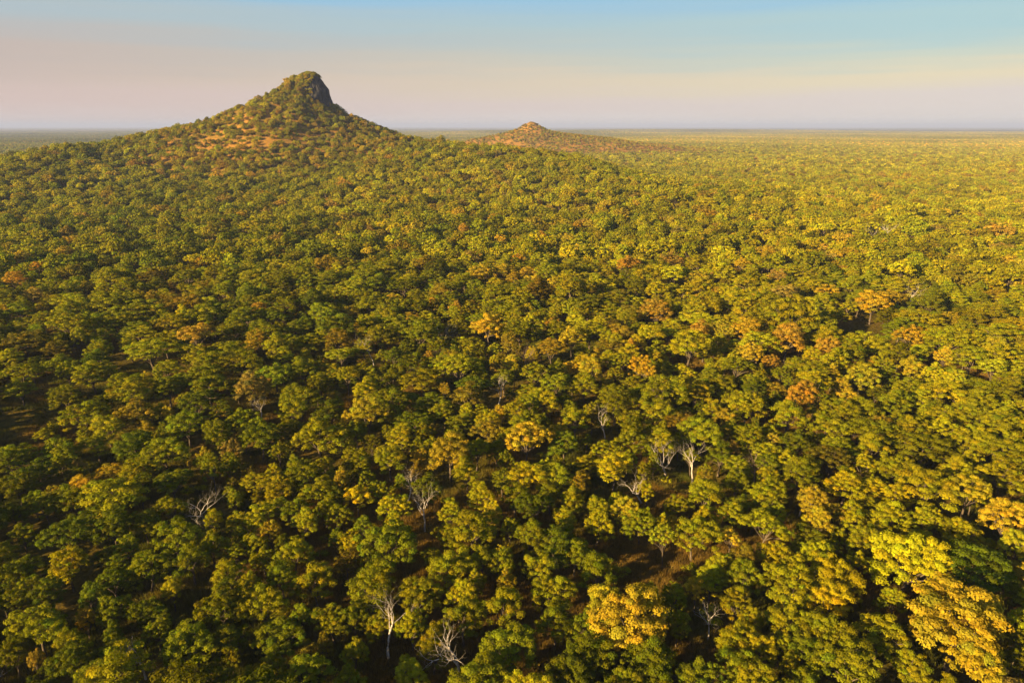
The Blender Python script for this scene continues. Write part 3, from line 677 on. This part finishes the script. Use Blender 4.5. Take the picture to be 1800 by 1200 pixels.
# name each green tree by its nearest landmark, its direction from it and its rank in that direction
short = {}
for (px, py, a, b) in marks: short.setdefault(a, []).append((px, py, b))
def mark_name(m):
    return m[2] if len(short[m[2]]) == 1 else m[2]+' '+m[3]
DIRS = ['right of', 'below and right of', 'below', 'below and left of', 'left of', 'above and left of', 'above', 'above and right of']
ORD = ['nearest', 'second', 'third', 'fourth', 'fifth', 'sixth', 'seventh', 'eighth', 'ninth', 'tenth', 'eleventh', 'twelfth', 'thirteenth', 'fourteenth', 'fifteenth', 'sixteenth', 'seventeenth', 'eighteenth', 'nineteenth', 'twentieth']
def name_all(recs, noun, group):
    bins = {}
    for rc in recs:
        c = [m for m in marks if len((mark_name(m)).split()) <= 7]
        m = min(c, key=lambda q: hypot(q[0]-rc[1], q[1]-rc[2]))
        di = int(round(atan2(rc[2]-m[1], rc[1]-m[0])/(pi/4))) % 8
        bins.setdefault((m[0], m[1], di), []).append((hypot(m[0]-rc[1], m[1]-rc[2]), rc, m))
    for (a, b, di), ls in bins.items():
        ls.sort(key=lambda q: q[0])
        for n, (_, rc, m) in enumerate(ls):
            o, px, py, d, ci, sh = rc
            sz = 'small ' if d < 5.8 else ('broad ' if d > 9.5 else '')
            nm = mark_name(m)
            lab = '%s%s %s, %s %s the %s' % (sz, GREENS[ci][1], noun, ORD[min(n, 19)], DIRS[di], nm)
            if noun == 'tree' and len(lab.split()) < 15: lab = sz+SHNAME[sh]+' '+lab[len(sz):]
            lab = lab if len(lab.split()) <= 16 else lab.replace('small ', '', 1).replace('broad ', '', 1)
            if len(lab.split()) > 16: lab = '%s %s, %s %s the %s' % (GREENS[ci][1], noun, ORD[min(n, 19)], DIRS[di].replace(' and ', '-').replace(' of', ''), nm)
            tag(o, lab, 'tree' if noun == 'tree' else 'bush', group)
name_all(recs, 'tree', 'green broadleaf trees of the nearer woodland')

# ------------------------------------------------------------------ the woodland mass
P, RO, S, IX, TN = [], [], [], [], []
def addi(x, y, z, d, h, idx, tint):
    P.append((x, y, z)); RO.append((rnd.uniform(-.07, .07), rnd.uniform(-.07, .07), rnd.uniform(0, 6.28))); S.append((d/8.0, d/8.0, h/10.0)); IX.append(idx); TN.append(tint)
def rand_tint(x, y, r, hn=0.0):
    w = r.random()
    side = max(0, min(1, .5+x/max(y, 60)/1.3))
    if y > 1500 and hn > .3 and r.random() < .34: return jit(r.choice((TAN, OCHRE, OCHRE, ORANGE)), r)
    pg = .035+.03*side+.15*hn
    if w < pg*.45: return jit(GOLD, r)
    if w < pg*.56: return jit(ORANGE, r)
    if w < pg*.8: return jit(TAN, r)
    if w < pg: return jit(YELL, r)
    if w < pg+.05+.14*hn: return jit(OCHRE, r)
    c = GREENS[tint_for(x, y, r)][0]
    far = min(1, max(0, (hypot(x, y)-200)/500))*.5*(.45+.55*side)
    c = tuple((a+(b-a)*far)*(1+.45*far) for a, b in zip(c, G_YEL))  # fuller front sunlight put into the tint: farther crowns lighter, most at right
    return jit(c, r, .22)
for t in mass:
    x, y, d, h = t[:4]; rr = hypot(x, y); z = float(hgt(x, y))
    hn = float(hillness(np.array(x), np.array(y)))
    if hn > .3:
        if rnd.random() < hn*.1: continue
        d *= 1-.22*hn; z -= h*.22*hn; h *= 1-.12*hn
    tn = jit(GREENS[t[4]][0], rnd) if t[4] is not None else rand_tint(x, y, rnd, hn)
    addi(x, y, z, d, h, rnd.randrange(NP)+(0 if rr < 330 else NP), tn)
# farther trees on a jittered grid
def ring(r0, r1, sp, base):
    n = 0
    ys = np.arange(r0*cos(HALF+.05), r1, sp)
    for yy in ys:
        xm = yy*tan(HALF)+40
        xs = np.arange(-xm, xm, sp); X = xs+NR.uniform(-.62, .62, len(xs))*sp; Y = yy+NR.uniform(-.62, .62, len(xs))*sp
        RR = np.hypot(X, Y); keep = (RR >= r0) & (RR < r1); X = X[keep]; Y = Y[keep]
        if not len(X): continue
        Zs = surf(X, Y); HN = hillness(X, Y); DM = dome_z(X, Y)
        NS = vnoise(X, Y, 45, 41)
        for x, y, z, hn, dm, ns in zip(X, Y, Zs, HN, DM, NS):
            if rnd.random() < .10+.20*hn+(.25 if ns < .3 else 0): continue
            dome = dm > 0 and z == dm
            if dome and (x-DX)*.8 + (y-DY)*-.20 > 5 and dm < DZ+DRZ*.90: continue     # bare rock on the shaded right face
            d = rnd.uniform(6, 12.5); h = (4.2+.56*d)*rnd.uniform(.8, 1.25)
            if hn > .2: d *= 1-.22*hn; z -= h*.25*hn; h *= 1-.15*hn
            if dome: d *= .6; h *= .6
            if hn > .2 and y > 1500:
                if hypot(x-QX, y-QY) < 14 or rnd.random() < .35: continue
                d *= .72; h *= .62; z += h*.1
            if openness(x, y, z+2) < .45 and rnd.random() < .6: continue
            q = z-.5 if dome else z
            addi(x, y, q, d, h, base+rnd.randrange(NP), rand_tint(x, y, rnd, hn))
            n += 1
    return n
print('ring1', ring(RNEAR, 1150, 7.0, NP)); print('ring2', ring(1150, 2500, 8.4, 2*NP))
# low scrub between the trees of the hills
for q_ in range(5200):
    if q_ < 3800: x = rnd.uniform(PX-300, PX+220); y = rnd.uniform(PY-260, PY+60)
    else: x = PX+rnd.gauss(-6, 26); y = PY-8+rnd.gauss(0, 26)
    hn = float(hillness(np.array(x), np.array(y)))
    if rnd.random() > hn or hypot(x, y) < RNEAR*.9: continue
    z = float(hgt(x, y))
    if openness(x, y, z+1) < .5 and rnd.random() < .6: continue
    dz_ = float(dome_z(np.array(x), np.array(y)))
    if dz_ > z:
        if x-DX > 7 and dz_ < DZ+DRZ*.92: continue
        z = dz_-.3
    sc_ = rnd.uniform(.8, 1.35); addi(x, y, z-2.6*sc_, 4.6*sc_, 5.4*sc_, NP+rnd.randrange(NP), rand_tint(x, y, rnd, .8))
for _ in range(2200):
    x = QX+90+rnd.gauss(0, 130); y = QY-40+rnd.gauss(0, 80)
    if rnd.random() > float(hillness(np.array(x), np.array(y))) or hypot(x-QX, y-QY) < 12: continue
    sc_ = rnd.uniform(.8, 1.3); addi(x, y, float(hgt(x, y))-2.4*sc_, 4.6*sc_, 5.2*sc_, 2*NP+rnd.randrange(NP), rand_tint(x, y, rnd, 1.0))
# tiles of very far woodland
nt_ = 0
yy = 2500*cos(HALF)
while yy < 9500:
    xm = yy*tan(HALF)+100; x = -xm
    while x < xm:
        rr = hypot(x, yy)
        if 2500-TILE*.3 < rr < 9500:
            a = jit(GREENS[tint_for(x*.12, yy*.12, rnd)][0], rnd, .10); q = float(vnoise(x, yy, 600, 77))*.6+float(vnoise(x*.5, yy, 210, 78))*.4; q = (.5+.9*q)*(.62+.45*min(1, max(0, .5+x/yy/1.2))); a = tuple((.35*u+.65*v)*1.15*q*w for u, v, w in zip(a, G_YEL, (1+.25*(q-1), 1, 1)))  # patchy tone, plus dimmer side light painted in as darker tiles leftwards
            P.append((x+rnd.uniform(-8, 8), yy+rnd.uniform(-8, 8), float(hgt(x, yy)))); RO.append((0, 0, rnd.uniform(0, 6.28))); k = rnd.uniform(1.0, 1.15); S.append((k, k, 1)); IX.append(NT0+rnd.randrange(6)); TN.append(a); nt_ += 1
        x += TILE*.86
    yy += TILE*.86
print('tiles', nt_, 'instances', len(P))
wood = scatter('woodland', LIB, P, RO, S, IX, TN)
tag(wood, 'dense green and gold woodland covering the plain and hills', 'woodland', kind='stuff')

# ------------------------------------------------------------------ bushes in the near clearings
def bush_mesh(seed):
    rng = np.random.default_rng(seed+300); g = Geo(); cl = []
    for _ in range(9):
        a = rng.uniform(0, 6.28); q = sqrt(rng.random()); cl.append((1.1*q*cos(a), 1.1*q*sin(a), .55+.9*(1-q*q)*rng.uniform(.5, 1), rng.uniform(.35, .6)))
    crown_geo(g, cl, seed+300, 150, .26, .9); return g.mesh('bush', [M_LEAF])
BU = [bush_mesh(i) for i in range(5)]
brecs = []; bp = {}
tries = 0
while len(brecs) < 230 and tries < 30000:
    tries += 1
    rr = sqrt(rnd.uniform(62**2, 200**2)); aa = rnd.uniform(-.66, .66); x, y = rr*sin(aa), rr*cos(aa)
    if clash(x, y, 1.5, .42): continue
    z = float(hgt(x, y)); px, py, f = proj(x, y, z+1)
    if not (0 < px < 1800 and 560 < py < 1198): continue
    bi = rnd.randrange(5)
    if bi in bp: o = bp[bi].copy()
    else: o = bp[bi] = bpy.data.objects.new('bush', BU[bi])
    COL.objects.link(o); s = rnd.uniform(.55, 1.5); o.location = (x, y, z-.1); o.scale = (s, s, s*rnd.uniform(.8, 1.3)); o.rotation_euler = (0, 0, rnd.uniform(0, 6.28))
    ci = rnd.choice((0, 2, 3, 3, 4)); o['tint'] = jit(GREENS[ci][0], rnd)
    brecs.append([o, px, py, 8.0, ci, 'round'])
    grid.setdefault((int(x//CS), int(y//CS)), []).append((x, y, 2.0, 2, None, 'bush', None))
name_all(brecs, 'bush', 'low bushes on the open woodland floor')

# ------------------------------------------------------------------ dry grass
GL = bpy.data.collections.new('grass_library')
for s in range(4):
    g = Geo(); rng = np.random.default_rng(70+s); n = 110
    rr = np.sqrt(rng.random(n))*1.0; aa = rng.uniform(0, 6.28, n); base = np.stack([rr*np.cos(aa), rr*np.sin(aa), np.zeros(n)], -1)
    hh = rng.uniform(.35, .95, n); ln = rng.normal(size=(n, 3))*.25; ln[:, 2] = 1; tip = base+ln*hh[:, None]
    w = rng.normal(size=(n, 3)); w[:, 2] = 0; w /= np.linalg.norm(w, axis=1, keepdims=True); w *= .035
    v = np.stack([base-w, base+w, tip], 1).reshape(-1, 3)
    g.add(v, np.arange(n*3).reshape(n, 3), 0, (rng.uniform(.7, 1.3, n)[:, None]*np.ones(3)))
    o = bpy.data.objects.new('grass_%d' % s, g.mesh('grass_tuft', [M_LEAF])); GL.objects.link(o)
P, RO, S, IX, TN = [], [], [], [], []
for _ in range(42000):
    rr = rnd.uniform(50, 260)**1.0; aa = rnd.uniform(-HALF-.12, HALF+.12); x, y = rr*sin(aa), rr*cos(aa)
    ns = float(vnoise(x, y, 14, 55))
    if ns < .28: continue
    c = (0.19, 0.115, 0.020) if ns > .68 else ((0.15, 0.115, 0.016) if ns > .45 else (0.09, 0.088, 0.010))
    addi(x, y, float(hgt(x, y)), 8*rnd.uniform(.7, 1.5), 10*rnd.uniform(.7, 1.4), rnd.randrange(4), jit(c, rnd))
gr = scatter('dry_grass', GL, P, RO, S, IX, TN)
tag(gr, 'reddish dry grass growing between the nearer trees', 'grass', kind='stuff')

# ------------------------------------------------------------------ haze: one closed box of thin air around the scene
def haze():
    x0, x1, y0, y1, z0, z1 = -46000, 46000, -46000, 46000, -12, 150
    v = [(x, y, z) for z in (z0, z1) for y in (y0, y1) for x in (x0, x1)]
    f = [[0, 2, 3, 1], [4, 5, 7, 6], [0, 1, 5, 4], [1, 3, 7, 5], [3, 2, 6, 7], [2, 0, 4, 6]]
    m, t, o = new_mat('haze'); p = N(t, 'ShaderNodeVolumePrincipled'); p.inputs['Density'].default_value = HAZE_D; p.inputs['Color'].default_value = (0.33, 0.40, 0.68, 1); p.inputs['Anisotropy'].default_value = 0.0
    L(t, p.outputs[0], o.inputs['Volume'])
    me = mk_mesh('haze', v, f, np.full(6, 4), [m]); ob = bpy.data.objects.new('haze', me); COL.objects.link(ob); tag(ob, 'thin pale haze lying over the whole plain', 'haze', kind='stuff')
HAZE_D = 8.5e-5
haze()
print('done', len(bpy.data.objects))
